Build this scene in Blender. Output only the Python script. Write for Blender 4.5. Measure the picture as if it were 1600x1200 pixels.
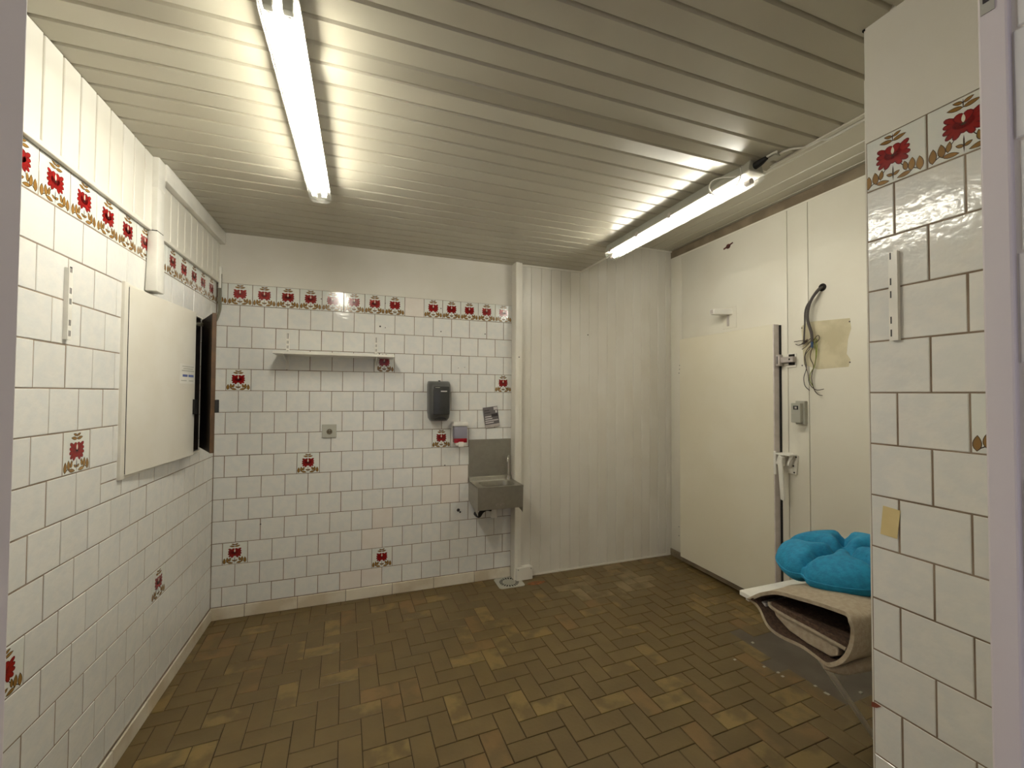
import bpy, bmesh, math, random
from mathutils import Vector, Matrix
random.seed(7)
for o in list(bpy.data.objects): bpy.data.objects.remove(o, do_unlink=True)
SC = bpy.context.scene
COL = SC.collection

# ------------------------------------------------------------------ camera
FPX = 654.64
CAM = Vector((0.9724, -3.4445, 1.5758)); YAW, PIT, ROL = 0.3419, 0.0226, 0.0056
_f = Vector((math.sin(YAW)*math.cos(PIT), math.cos(YAW)*math.cos(PIT), math.sin(PIT)))
_r = Vector((math.cos(YAW), -math.sin(YAW), 0)); _u = _r.cross(_f)
CR = math.cos(ROL)*_r + math.sin(ROL)*_u; CU = -math.sin(ROL)*_r + math.cos(ROL)*_u; CF = _f
cam = bpy.data.objects.new('camera', bpy.data.cameras.new('camera')); COL.objects.link(cam)
cam.matrix_world = Matrix(((CR.x, CU.x, -CF.x, CAM.x), (CR.y, CU.y, -CF.y, CAM.y), (CR.z, CU.z, -CF.z, CAM.z), (0, 0, 0, 1)))
cam.data.sensor_width = 36; cam.data.lens = FPX/1600*36; cam.data.clip_start = .02
SC.camera = cam

def on(u, v, **k):
    "photo pixel -> point on the plane X=, Y= or Z="
    (a, c), = k.items(); i = 'XYZ'.index(a)
    d = (u-800)/FPX*CR - (v-600)/FPX*CU + CF
    return CAM + d*((c-CAM[i])/d[i])
def px(p):
    d = Vector(p)-CAM; z = d.dot(CF)
    return (800+FPX*d.dot(CR)/z, 600-FPX*d.dot(CU)/z, z)

# ------------------------------------------------------------------ world, exposure
W = bpy.data.worlds.new('world'); SC.world = W; W.use_nodes = True
W.node_tree.nodes['Background'].inputs[0].default_value = (.80, .76, .86, 1)
W.node_tree.nodes['Background'].inputs[1].default_value = .42
SC.view_settings.view_transform = 'Standard'; SC.view_settings.look = 'None'
SC.view_settings.exposure = 0.42; SC.view_settings.gamma = 1; SC.view_settings.use_curve_mapping = False
TUBE_COLOUR = (1.0, .955, .85); TUBE_STRENGTH = 62.0

# ------------------------------------------------------------------ materials
MATS = {}
def lin(c): return tuple((x/12.92 if x <= .04045 else ((x+.055)/1.055)**2.4) for x in (v/255 for v in c))
def mat(name, col, rough=.5, metal=0, var=0, nscale=8, col2=None, bump=0, bscale=30, emit=None, spec=.5, coat=0, ramp=(.4, .6)):
    "procedural material: noise-mottled colour, per-object variation and fine relief"
    if name in MATS: return MATS[name]
    m = bpy.data.materials.new(name); m.use_nodes = True; nt = m.node_tree; N = nt.nodes; L = nt.links
    b = N['Principled BSDF']; b.inputs['Roughness'].default_value = rough; b.inputs['Metallic'].default_value = metal
    b.inputs['Specular IOR Level'].default_value = spec; b.inputs['Coat Weight'].default_value = coat
    c1 = (*lin(col), 1); c2 = (*lin(col2), 1) if col2 else tuple(min(1, x*.9) for x in c1[:3])+(1,)
    tc = N.new('ShaderNodeTexCoord'); oi = N.new('ShaderNodeObjectInfo')
    ad = N.new('ShaderNodeVectorMath'); ad.operation = 'ADD'
    mu = N.new('ShaderNodeMath'); mu.operation = 'MULTIPLY'; mu.inputs[1].default_value = 37.0
    L.new(oi.outputs['Random'], mu.inputs[0]); L.new(tc.outputs['Object'], ad.inputs[0]); L.new(mu.outputs[0], ad.inputs[1])
    no = N.new('ShaderNodeTexNoise'); no.inputs['Scale'].default_value = nscale; no.inputs['Detail'].default_value = 4
    L.new(ad.outputs[0], no.inputs['Vector'])
    rp = N.new('ShaderNodeMapRange'); rp.inputs['From Min'].default_value = ramp[0]; rp.inputs['From Max'].default_value = ramp[1]
    L.new(no.outputs['Fac'], rp.inputs['Value'])
    mx = N.new('ShaderNodeMix'); mx.data_type = 'RGBA'; mx.inputs['A'].default_value = c1; mx.inputs['B'].default_value = c2
    L.new(rp.outputs[0], mx.inputs['Factor'])
    out = mx.outputs['Result']
    if var:
        hs = N.new('ShaderNodeHueSaturation'); mr = N.new('ShaderNodeMapRange')
        mr.inputs['To Min'].default_value = 1-var; mr.inputs['To Max'].default_value = 1+var
        L.new(oi.outputs['Random'], mr.inputs['Value']); L.new(mr.outputs[0], hs.inputs['Value']); L.new(out, hs.inputs['Color']); out = hs.outputs['Color']
    L.new(out, b.inputs['Base Color'])
    if bump:
        n2 = N.new('ShaderNodeTexNoise'); n2.inputs['Scale'].default_value = bscale; n2.inputs['Detail'].default_value = 2
        L.new(ad.outputs[0], n2.inputs['Vector'])
        bp = N.new('ShaderNodeBump'); bp.inputs['Strength'].default_value = bump; bp.inputs['Distance'].default_value = .01
        L.new(n2.outputs['Fac'], bp.inputs['Height']); L.new(bp.outputs[0], b.inputs['Normal'])
    if emit: b.inputs['Emission Color'].default_value = (*emit[0], 1); b.inputs['Emission Strength'].default_value = emit[1]
    MATS[name] = m; return m
def clear(name, tint, rough=.08, keep=.85, body=None):
    "thin clear plastic: mostly see-through with a gloss coat"
    m = bpy.data.materials.new(name); m.use_nodes = True; nt = m.node_tree; N = nt.nodes; L = nt.links
    o = N['Material Output']; N.remove(N['Principled BSDF'])
    t = N.new('ShaderNodeBsdfTransparent'); t.inputs[0].default_value = (*tint, 1)
    g = N.new('ShaderNodeBsdfPrincipled'); g.inputs['Base Color'].default_value = (*(body or tint), 1); g.inputs['Roughness'].default_value = rough
    x = N.new('ShaderNodeMixShader'); x.inputs[0].default_value = 1-keep
    L.new(t.outputs[0], x.inputs[1]); L.new(g.outputs[0], x.inputs[2]); L.new(x.outputs[0], o.inputs['Surface'])
    MATS[name] = m; return m

M_tile = mat('wall_tile_glaze', (231, 229, 223), .13, var=.02, nscale=22, col2=(225, 225, 221), bump=.10, bscale=38)
M_tile2 = mat('replacement_tile_glaze', (234, 227, 219), .16, var=.015, nscale=14, col2=(231, 223, 214), bump=.05, bscale=25)
M_decor = mat('decor_tile_glaze', (230, 230, 222), .11, var=.015, nscale=18, col2=(224, 226, 220), bump=.07, bscale=38)
M_grout = mat('grout', (148, 131, 113), .9, nscale=6, col2=(124, 106, 88))
M_plaster = mat('plaster_paint', (226, 222, 212), .7, nscale=3, col2=(221, 217, 205), bump=.05, bscale=60)
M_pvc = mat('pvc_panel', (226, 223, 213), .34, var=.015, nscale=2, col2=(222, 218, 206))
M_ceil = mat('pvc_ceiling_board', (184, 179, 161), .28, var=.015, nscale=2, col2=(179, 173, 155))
M_pvcw = mat('pvc_wall_panel', (220, 216, 206), .38, var=.012, nscale=2, col2=(214, 209, 197))
M_white = mat('white_paint', (229, 225, 214), .4, nscale=5, col2=(225, 220, 207))
M_cream = mat('cold_room_skin', (228, 224, 210), .42, nscale=2.5, col2=(225, 220, 205))
M_dcream = mat('cold_door_skin', (229, 223, 203), .42, nscale=2.5, col2=(226, 219, 197))
M_edge = mat('door_edge_profile', (216, 207, 203), .5, nscale=20, col2=(206, 197, 192))
M_skirt = mat('skirting_tile', (226, 218, 200), .3, var=.03, nscale=5, col2=(205, 192, 168))
M_greige = mat('greige_trim', (140, 126, 104), .6, nscale=6, col2=(118, 104, 84))
M_metal = mat('steel_brushed', (172, 168, 157), .36, .85, nscale=30, col2=(167, 163, 152))
M_chrome = mat('chrome', (215, 212, 205), .1, 1)
M_alu = mat('aluminium_edge', (190, 181, 176), .45, 0, nscale=20, col2=(176, 167, 160))
M_black = mat('black_rubber', (18, 15, 13), .7)
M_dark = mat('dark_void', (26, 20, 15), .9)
M_woodshade = mat('shaded_wood', (40, 27, 16), .6, nscale=12, col2=(28, 19, 12))  # stained wood darkened: cabinet interior shade put into the colour
M_wood = mat('stained_wood', (84, 58, 30), .6, nscale=12, col2=(70, 47, 23))
M_grey = mat('grey_plastic', (92, 92, 90), .3, nscale=5, col2=(84, 84, 82))
M_greyd = mat('smoked_plastic', (58, 58, 57), .2, nscale=5, col2=(50, 50, 49))
M_lgrey = mat('light_grey_plastic', (178, 177, 165), .4, nscale=6, col2=(170, 168, 155))
M_wplast = mat('white_plastic', (236, 233, 224), .3)
M_cable = mat('grey_cable', (74, 68, 66), .5)
M_cable2 = mat('cable_sleeve_grey', (120, 116, 100), .5)
M_blue = mat('wire_blue', (50, 80, 120), .5)
M_gy = mat('wire_green_yellow', (120, 130, 50), .5)
M_brn = mat('wire_brown', (70, 55, 42), .5)
M_cement = mat('cement_patch', (96, 88, 76), .6, nscale=5, col2=(84, 76, 64))
M_rust = mat('terracotta_mark', (150, 92, 48), .8, nscale=40, col2=(110, 74, 44))
M_redchip = mat('red_chip', (128, 66, 46), .8)
M_tape = mat('masking_tape', (222, 204, 152), .6, nscale=9, col2=(214, 194, 140))
M_jamb = mat('door_frame_paint', (218, 211, 211), .6, nscale=5, col2=(216, 208, 208))
M_rugb = mat('rug_backing', (176, 162, 140), .95, nscale=60, col2=(166, 151, 129), bump=.3, bscale=180)
M_rugp = mat('rug_pile', (96, 74, 58), 1, nscale=90, col2=(76, 58, 46), bump=.5, bscale=200)
M_cush = mat('cushion_cloth', (14, 132, 172), .75, nscale=50, col2=(10, 118, 158), bump=.15, bscale=120)
M_paper = mat('grey_leaflet', (104, 98, 98), .5)
M_ink = mat('white_print', (214, 208, 206), .5)
M_inkd = mat('dark_print', (52, 46, 48), .5)
M_inkb = mat('blue_print', (96, 112, 170), .5)
M_patch = mat('bare_patch', (206, 196, 165), .7, nscale=8, col2=(190, 180, 148))
M_red = mat('print_red', (146, 22, 20), .15); M_redd = mat('print_dark_red', (104, 10, 18), .15)
M_och = mat('print_ochre', (148, 110, 54), .15); M_out = mat('print_outline', (66, 48, 34), .15); M_ivory = mat('print_ivory', (232, 226, 205), .15)
M_soapred = mat('soap_red', (150, 10, 24), .2)
M_floor = mat('floor_brick_glaze', (104, 86, 49), .45, var=.06, nscale=5, col2=(94, 77, 43), bump=.06, bscale=60, ramp=(.35, .65))
M_floor2 = mat('floor_brick_worn', (124, 104, 59), .42, var=.06, nscale=9, col2=(98, 80, 45), bump=.06, bscale=60, ramp=(.42, .58))
M_floor3 = mat('floor_brick_amber', (116, 91, 52), .45, var=.06, nscale=8, col2=(98, 80, 45), bump=.06, bscale=60, ramp=(.42, .58))
M_dust = mat('dusty_brick', (132, 116, 84), .6, var=.05, nscale=7, col2=(100, 83, 49), ramp=(.4, .62))
M_joint = mat('floor_joint', (62, 46, 24), .9)
M_tube = mat('tube_glow', (255, 255, 255), .5, emit=(TUBE_COLOUR, TUBE_STRENGTH))
M_clear = clear('clear_acrylic', (.97, .98, .96), .1, .88)
M_soap = clear('smoky_clear_plastic', (.62, .60, .68), .15, .35, (.46, .44, .52))

# ------------------------------------------------------------------ mesh helpers
def mesh(name, verts, faces, mats, idx=None, smooth=False):
    me = bpy.data.meshes.new(name); me.from_pydata([tuple(v) for v in verts], [], faces)
    for m in (mats if isinstance(mats, (list, tuple)) else [mats]): me.materials.append(m)
    if idx: me.polygons.foreach_set('material_index', idx)
    if smooth: me.polygons.foreach_set('use_smooth', [True]*len(me.polygons))
    me.update(); return me
def link(name, me, parent=None, mw=None):
    "me is in world coordinates unless mw is given; mw is relative to a parent at identity"
    o = bpy.data.objects.new(name, me); COL.objects.link(o)
    if mw is not None: o.matrix_basis = mw
    if parent is not None:
        o.parent = parent
        if parent.type == 'EMPTY': o.matrix_parent_inverse = Matrix.Translation(-parent.location)
    return o
class MB:
    "collects shapes into one mesh"
    def __init__(s): s.v = []; s.f = []; s.i = []
    def add(s, vs, fs, i=0):
        n = len(s.v); s.v += [Vector(v) for v in vs]; s.f += [[n+a for a in f] for f in fs]; s.i += [i]*len(fs); return s
    def box(s, x0, x1, y0, y1, z0, z1, i=0):
        x0, x1 = sorted((x0, x1)); y0, y1 = sorted((y0, y1)); z0, z1 = sorted((z0, z1))
        return s.add([(x0,y0,z0),(x1,y0,z0),(x1,y1,z0),(x0,y1,z0),(x0,y0,z1),(x1,y0,z1),(x1,y1,z1),(x0,y1,z1)],
                     [(3,2,1,0),(4,5,6,7),(0,1,5,4),(1,2,6,5),(2,3,7,6),(3,0,4,7)], i)
    def prism(s, poly, axis, a, b, i=0):
        "extrude a 2-D polygon along axis X, Y or Z from a to b"
        def P(p, t): return {'X': (t, p[0], p[1]), 'Y': (p[0], t, p[1]), 'Z': (p[0], p[1], t)}[axis]
        n = len(poly); vs = [P(p, a) for p in poly]+[P(p, b) for p in poly]
        return s.add(vs, [list(range(n))[::-1], list(range(n, 2*n))]+[(k, (k+1) % n, n+(k+1) % n, n+k) for k in range(n)], i)
    def tube(s, pts, r, n=8, i=0, cap=True):
        pts = [Vector(p) for p in pts]; rs = r if isinstance(r, (list, tuple)) else [r]*len(pts); base = len(s.v); up = None
        for k, p in enumerate(pts):
            t = (pts[min(k+1, len(pts)-1)]-pts[max(k-1, 0)]).normalized()
            if up is None: up = Vector((0,0,1)) if abs(t.z) < .9 else Vector((1,0,0))
            a = t.cross(up).normalized(); b = a.cross(t).normalized(); up = b
            for q in range(n):
                w = 2*math.pi*q/n; s.v.append(p+rs[k]*(math.cos(w)*a+math.sin(w)*b))
        for k in range(len(pts)-1):
            for q in range(n):
                A = base+k*n; s.f.append([A+q, A+(q+1) % n, A+n+(q+1) % n, A+n+q]); s.i.append(i)
        if cap:
            s.f.append([base+q for q in range(n)][::-1]); s.i.append(i)
            e = base+(len(pts)-1)*n; s.f.append([e+q for q in range(n)]); s.i.append(i)
        return s
    def build(s, name, mats, parent=None, bevel=0, smooth=False, seg=2):
        me = mesh(name, s.v, s.f, mats, s.i)
        bm = bmesh.new(); bm.from_mesh(me)
        if bevel: bmesh.ops.bevel(bm, geom=list(bm.edges), offset=bevel, segments=seg, profile=.5, affect='EDGES', clamp_overlap=True)
        bmesh.ops.recalc_face_normals(bm, faces=list(bm.faces)); bm.to_mesh(me); bm.free()
        if smooth:
            me.polygons.foreach_set('use_smooth', [True]*len(me.polygons)); me.set_sharp_from_angle(angle=math.radians(40))
        return link(name, me, parent)
def box(name, x0, x1, y0, y1, z0, z1, m, parent=None, bevel=0, seg=2, smooth=False):
    return MB().box(x0, x1, y0, y1, z0, z1).build(name, m, parent, bevel, smooth, seg)
def thing(name, label, cat, loc, group=None):
    o = bpy.data.objects.new(name, None); COL.objects.link(o); o.location = loc; o.empty_display_size = .05
    return tag(o, label, cat, group)
def tag(o, label, cat, group=None, kind=None):
    o['label'] = label; o['category'] = cat
    if group: o['group'] = group
    if kind: o['kind'] = kind
    return o
def struct(o, label, cat): return tag(o, label, cat, None, 'structure')
def catmull(P, n=6):
    P = [Vector(p) for p in P]; out = []
    for k in range(len(P)-1):
        a, b, c, d = P[max(k-1,0)], P[k], P[k+1], P[min(k+2,len(P)-1)]
        for q in range(n):
            t = q/n; out.append(.5*((2*b)+(c-a)*t+(2*a-5*b+4*c-d)*t*t+(3*b-a-3*c+d)*t**3))
    return out+[P[-1]]
def clip(poly, x0, x1, y0, y1):
    for ax, lim, sg in ((0,x0,1),(0,x1,-1),(1,y0,1),(1,y1,-1)):
        out = []
        for k in range(len(poly)):
            a, b = poly[k-1], poly[k]; ia = sg*(a[ax]-lim) >= 0; ib = sg*(b[ax]-lim) >= 0
            if ia != ib:
                t = (lim-a[ax])/(b[ax]-a[ax]); out.append((a[0]+t*(b[0]-a[0]), a[1]+t*(b[1]-a[1])))
            if ib: out.append(b)
        poly = out
        if len(poly) < 3: return []
    return poly

# ------------------------------------------------------------------ wall tiles
P = .152; ZT = 2.3442; SK = .084; XO = .066; G = .0019          # pitch, frieze top, skirting top, half joint
_tm = {}
def tile_mesh(w, h, m, t=.007, ch=.0016):
    k = (round(w, 4), round(h, 4), m.name)
    if k not in _tm:
        c = ch; vs = []
        for z, d in ((-t, 0), (-c, 0), (0, c)): vs += [(d,d,z),(w-d,d,z),(w-d,h-d,z),(d,h-d,z)]
        fs = [(3,2,1,0),(8,9,10,11)]+[(4*l+q, 4*l+(q+1) % 4, 4*l+4+(q+1) % 4, 4*l+4+q) for l in (0,1) for q in range(4)]
        _tm[k] = mesh('tile', vs, fs, m)
    return _tm[k]
def leaf(p, q, w, n=6):
    p, q = Vector(p), Vector(q); d = q-p; nn = Vector((-d.y, d.x)).normalized(); L_ = []; R_ = []
    for k in range(1, n):
        t = k/n; s_ = w*math.sin(math.pi*t**.85)**.8; c = p+d*t; L_.append(tuple(c+nn*s_)); R_.append(tuple(c-nn*s_))
    return [tuple(p)]+R_+[tuple(q)]+L_[::-1]
def petal(c, d, L, w, n=14):
    d = Vector(d); nn = Vector((-d.y, d.x)); o = []
    for k in range(n):
        t = 2*math.pi*k/n; al = L*(1-math.cos(t))/2
        o.append(tuple(Vector(c)+d*al+nn*w*math.sin(t)*(.35+.65*al/L)))
    return o
def flower():
    "the printed flower on a unit tile: list of (polygon, material slot, layer)"
    out = []; c = Vector((.49, .55))
    def lf(p, q, w, o=.014):
        d = (Vector(q)-Vector(p)).normalized()*o
        out.append((leaf(Vector(p)-d, Vector(q)+d, w+o*.8), 3, 0)); out.append((leaf(p, q, w), 2, 1))
    def line(p, q, w): out.append((leaf(p, q, w, 4), 3, 0))
    line((.49,.80), (.49,.97), .008)
    lf((.48,.90), (.36,.945), .022); lf((.50,.90), (.62,.945), .022)
    lf((.48,.82), (.28,.855), .030); lf((.50,.82), (.70,.855), .030)
    for a in (-165, -141, -118, -90, -62, -39, -15, 10, 170, 34, 146):
        r = math.radians(a); Lx = .255*abs(math.cos(r))+.185*abs(math.sin(r)); d = Vector((math.cos(r), math.sin(r)))
        out.append((petal(c, d, Lx, .072), 1, 0)); out.append((petal(c+d*.05, d, Lx-.066, .052), 0, 1))
    out.append(([(c.x+.15*math.cos(t), c.y+.095*math.sin(t)) for t in [k*math.pi/8 for k in range(16)]], 1, 1))
    for a in (62, 118):
        r = math.radians(a); d = Vector((math.cos(r), math.sin(r)))
        out.append((petal(c-d*.02, d, .222, .100), 1, 2)); out.append((petal(c, d, .188, .082), 0, 3))
    out.append((leaf((.49,.55), (.49,.70), .026), 4, 4)); out.append((leaf((.455,.53), (.525,.53), .022), 3, 4))
    line((.49,.34), (.49,.02), .012)
    lf((.48,.14), (.39,.185), .024); lf((.50,.14), (.59,.185), .024)
    for s in (-1, 1):
        X = lambda x: .49+s*x
        line((X(.10), .34), (X(.20), .20), .008); line((X(.20), .20), (X(.45), .04), .010)
        lf((X(.21), .14), (X(.185), .31), .034); lf((X(.29), .09), (X(.305), .32), .048)
        lf((X(.425), .04), (X(.415), .29), .050); lf((X(.28), .085), (X(.07), .05), .036)
    return out
FLOWER = flower()
def flower_mesh(w, h, x0, y0, fw, fh):
    "the part of the print that falls on a w x h tile; the full print starts at x0,y0"
    k = ('fl', round(w,4), round(h,4), round(x0,4), round(y0,4))
    if k not in _tm:
        b = MB()
        for poly, mi, ly in FLOWER:
            q = clip([(x0+p[0]*fw, y0+p[1]*fh) for p in poly], .001, w-.001, .001, h-.001)
            if q: b.add([(a[0], a[1], .00025+.00012*ly) for a in q], [list(range(len(q)))], mi)
        _tm[k] = mesh('flower_print', b.v, b.f, [M_red, M_redd, M_och, M_out, M_ivory], b.i)
    return _tm[k]
def frame(axis_x, normal, origin):
    ax, nz = Vector(axis_x), Vector(normal); ay = Vector((0,0,1))
    return Matrix(((ax.x, ay.x, nz.x, origin[0]), (ax.y, ay.y, nz.y, origin[1]), (ax.z, ay.z, nz.z, origin[2]), (0,0,0,1)))
def sub(r, hole):
    x0,x1,y0,y1 = r; a,b,c,d = hole
    if x1 <= a or x0 >= b or y1 <= c or y0 >= d: return [r]
    o = []
    if y0 < c: o.append((x0,x1,y0,c))
    if y1 > d: o.append((x0,x1,d,y1))
    m0, m1 = max(y0,c), min(y1,d)
    if x0 < a: o.append((x0,a,m0,m1))
    if x1 > b: o.append((b,x1,m0,m1))
    return o
def tile_wall(parent, F, off, u0, u1, decor, plain=(), repl=(), holes=(), rows=range(15), v_top=ZT, pitch=P, vmin=SK):
    "rows from the frieze (row 0) down, running bond; off = joint position in even rows along the wall"
    for r in rows:
        v1 = v_top-r*pitch; v0 = max(vmin, v1-pitch); o = off+(r % 2)*pitch/2
        for i in range(math.floor((u0-o)/pitch), math.ceil((u1-o)/pitch)):
            a, b = max(u0, o+i*pitch), min(u1, o+(i+1)*pitch)
            if b-a < .012: continue
            rects = [(a, b, v0, v1)]
            for hcut in holes: rects = [q for rr in rects for q in sub(rr, hcut)]
            dec = (r, i) in decor or (r == 0 and (r, i) not in plain and 0 in rows and decor)
            for (xa, xb, ya, yb) in rects:
                if xb-xa < .012 or yb-ya < .012: continue
                w, h = xb-xa-2*G, yb-ya-2*G
                m = M_decor if dec else (M_tile2 if (r, i) in repl else M_tile)
                T = F @ Matrix.Translation((xa+G, ya+G, random.uniform(-.0006, .0004)))
                T = T @ Matrix.Rotation(random.uniform(-.004, .004), 4, 'X') @ Matrix.Rotation(random.uniform(-.004, .004), 4, 'Y')
                t = link('tile', tile_mesh(w, h, m), parent, T)
                if dec:
                    link('flower_print', flower_mesh(w, h, o+i*pitch-xa, v1-pitch-ya, pitch-2*G, pitch-2*G), t)

# ================================================================== SETTING
ZC = 2.70; ZU = 3.005; XE = 2.85; XR = 3.87; YP = -2.615; XP = 2.411; YF = -3.12

# --- floor
fl = struct(MB().box(0, XR, YF-.6, 0, -.06, -.004).build('floor', M_joint), 'olive brown herringbone brick tile floor of the tiled room', 'floor')
PHI = math.radians(2.08); E_ = .1002; O = Vector((.687, -1.367))
ex = Vector((math.cos(PHI), math.sin(PHI)))*E_; ey = Vector((-math.sin(PHI), math.cos(PHI)))*E_
patch = [on(u, v, Z=0).xy for u, v in ((1152,998),(1206,983),(1300,1010),(1400,1050),(1362,1094),(1318,1096),(1228,1046),(1212,1054),(1190,1040),(1205,1032))]
def inside(p, poly):
    c = False
    for k in range(len(poly)):
        a, b = poly[k-1], poly[k]
        if (a[1] > p[1]) != (b[1] > p[1]) and p[0] < (b[0]-a[0])*(p[1]-a[1])/(b[1]-a[1])+a[0]: c = not c
    return c
def brick_geo(poly):
    g = .0022; c = Vector((sum(p[0] for p in poly)/len(poly), sum(p[1] for p in poly)/len(poly)))
    def ins(d): return [c+(Vector(p)-c)-Vector((math.copysign(min(d, abs((Vector(p)-c).dot(ex.normalized()))*.9), (Vector(p)-c).dot(ex)), 0)).x*ex.normalized()
                        - math.copysign(min(d, abs((Vector(p)-c).dot(ey.normalized()))*.9), (Vector(p)-c).dot(ey))*ey.normalized() for p in poly]
    n = len(poly); vs = [(*p, -.008) for p in ins(g)]+[(*p, -.0015) for p in ins(g)]+[(*p, 0) for p in ins(g+.002)]
    fs = [list(range(2*n, 3*n))]+[(l*n+q, l*n+(q+1) % n, l*n+n+(q+1) % n, l*n+n+q) for l in (0,1) for q in range(n)]
    return vs, fs
cand = []
for a in range(-60, 60):
    for b in range(-30, 30):
        for (x0, x1, y0, y1) in ((0,1,0,2), (1,3,0,1)):
            qs = [O+(a+4*b+x)*ex+(a+y)*ey for x, y in ((x0,y0),(x1,y0),(x1,y1),(x0,y1))]
            c = (qs[0]+qs[2])/2
            if not (-.25 < c.x < XR+.2 and YF-.35 < c.y < .2): continue
            if c.x > XP+.12 and c.y < YP-.1: continue
            q = clip([tuple(p) for p in qs], .002, XR-.002, YF-.3, -.002)
            if len(q) < 3 or inside(c, patch): continue
            full = all(.002 <= p.x <= XR-.002 and YF-.3 <= p.y <= -.002 for p in qs)
            u, v, z = px((c.x, c.y, 0)); vis = z > .1 and -60 < u < 1375 and v < 1260
            vs = [px((p[0], p[1], 0)) for p in q]
            ar = abs(sum(vs[k-1][0]*vs[k][1]-vs[k][0]*vs[k-1][1] for k in range(len(vs))))/2 if z > .3 else 0
            cand.append((vis, ar, c, q, full, x1-x0 == 2))
cand.sort(key=lambda t: (not t[0], -t[1]))
fullme = {}
rest = MB()
rb = random.Random(3)
for k, (vis, ar, c, q, full, hor) in enumerate(cand):
    pick = rb.random(); mi = 0 if pick < .72 else (1 if pick < .88 else 2)
    if 2.45 < c.x < 3.5 and -.62 < c.y < -.08 and ((c.x-2.95)/.5)**2+((c.y+.33)/.27)**2 < 1 and rb.random() < .62: mi = 3
    fm = (M_floor, M_floor2, M_floor3, M_dust)[mi]
    if k < 300:
        if full:
            key = (hor, mi)
            if key not in fullme:
                vs, fs = brick_geo([(p[0]-c.x, p[1]-c.y) for p in q]); fullme[key] = mesh('brick', vs, fs, fm)
            me = fullme[key]
        else:
            vs, fs = brick_geo([(p[0]-c.x, p[1]-c.y) for p in q]); me = mesh('brick', vs, fs, fm)
        link('brick', me, fl, Matrix.Translation((c.x, c.y, rb.uniform(-.0008, .0004))))
    else:
        vs, fs = brick_geo(q); rest.add(vs, fs, mi)
ro = rest.build('far_bricks', [M_floor, M_floor2, M_floor3, M_dust], fl); ro['kind'] = 'stuff'
# cement patch where bricks are missing
pc = sum(patch, Vector((0,0)))/len(patch)
pp = MB().prism([tuple(pc+(p-pc)*1.0+(p-pc).normalized()*.13) for p in patch], 'Z', -.006, -.0030)
pp.build('cement_patch', M_cement, fl)['label'] = 'grey cement patch where bricks are missing'
grit = MB()
for u, v in ((1176,1004),(1194,1042),(1216,1051),(1223,1057),(1274,1072),(1290,1083),(1294,1085),(1345,1082),(1148,1031)):
    p = on(u, v, Z=0); grit.box(p.x-.008, p.x+.008, p.y-.006, p.y+.006, -.004, .002)
grit.build('mortar_crumbs', M_lgrey, fl)['kind'] = 'stuff'
p = on(838, 911, Z=0)
MB().prism([(p.x+.075*math.cos(a)*(1+.2*math.sin(3*a)), p.y+.03*math.sin(a)) for a in [k*math.pi/8 for k in range(16)]], 'Z', -.004, .0012).build('terracotta_mark', M_rust, fl)

# --- back wall, tiled
wb = struct(MB().box(-.15, 2.2, .0016, .15, 0, ZT).box(-.15, 2.2, -.0008, .15, ZT, ZC+.03).build('wall_back', [M_grout, M_plaster]), 'back wall of white square tiles with red flower frieze', 'wall')
for k, pl in enumerate(wb.data.polygons): pl.material_index = 1 if k >= 6 else 0
FB = frame((1,0,0), (0,-1,0), (0,0,0))
decB = {(4,0), (3,6), (4,13), (7,9), (8,3), (12,0), (13,6)}
tile_wall(wb, FB, XO, .001, 2.199, decB, plain={(0,8)}, repl={(0,8),(11,6),(12,6),(14,5),(14,6),(9,9),(9,10),(10,10)})
for u, v, r in ((594,510,.007),(602,512,.004),(689,518,.005),(758,522,.005),(593,553,.005),(502,467,.004),(602,474,.004),(689,482,.005),(716,797,.014),(719,800,.008),(726,574,.003),(716,575,.003),(407,819,.005),(695,727,.005)):
    c = on(u, v, Y=0); MB().prism([(c.x+r*math.cos(a), c.z+r*math.sin(a)) for a in [q*math.pi/4 for q in range(8)]], 'Y', -.0012, .001).build('drill_hole', M_inkd, wb)

# --- left wall with niche
NY0, NY1, NZ0, NZ1 = -1.212, -.284, 1.207, 2.04
wl = MB().box(-.15, -.0016, YF, .15, 0, NZ0).box(-.15, -.0016, YF, .15, NZ1, ZC+.03).box(-.15, -.0016, YF, NY0, NZ0, NZ1).box(-.15, -.0016, NY1, .15, NZ0, NZ1)
wl = struct(wl.build('wall_left', M_grout), 'left wall of white square tiles below vertical white panelling', 'wall')
FLM = frame((0,1,0), (1,0,0), (0,0,0))
OL = -1.1005
def li(Y, r): return math.floor((Y-(OL+(r % 2)*P/2))/P)
decL = {(6, li(-1.508, 6)), (11, li(-.781, 11)), (10, li(-1.727, 10))}
tile_wall(wl, FLM, OL, -2.35, -.001, decL, holes=[(NY0, NY1, NZ0, NZ1)])
# smaller scale lining boards above the frieze
lin0 = -1.7335
def board(name, parent, y0, y1, z0, z1, x):
    b = MB().prism([(0, y0+.001), (.007, y0+.001), (.007, y0+.008), (x-.002, y0+.009), (x, y0+.011), (x, y1-.002), (x-.003, y1), (0, y1)], 'Z', z0, z1)
    return b.build(name, M_pvc, parent)
for k in range(-9, 19):
    a, b_ = lin0+k*.0930, lin0+(k+1)*.0930
    if b_ > 0: b_ = -.002
    if a < b_-.02: board('lining_board', wl, a, b_, ZT+.006, ZC-.002, .014)
MB().box(0, .0175, -2.6, -1.008, ZT-.004, ZT+.014).build('edge_bead', M_white, wl, .003)
MB().box(0, .0165, -.93, -.002, ZT-.006, ZT+.012).build('edge_bead', M_white, wl, .003)

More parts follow.
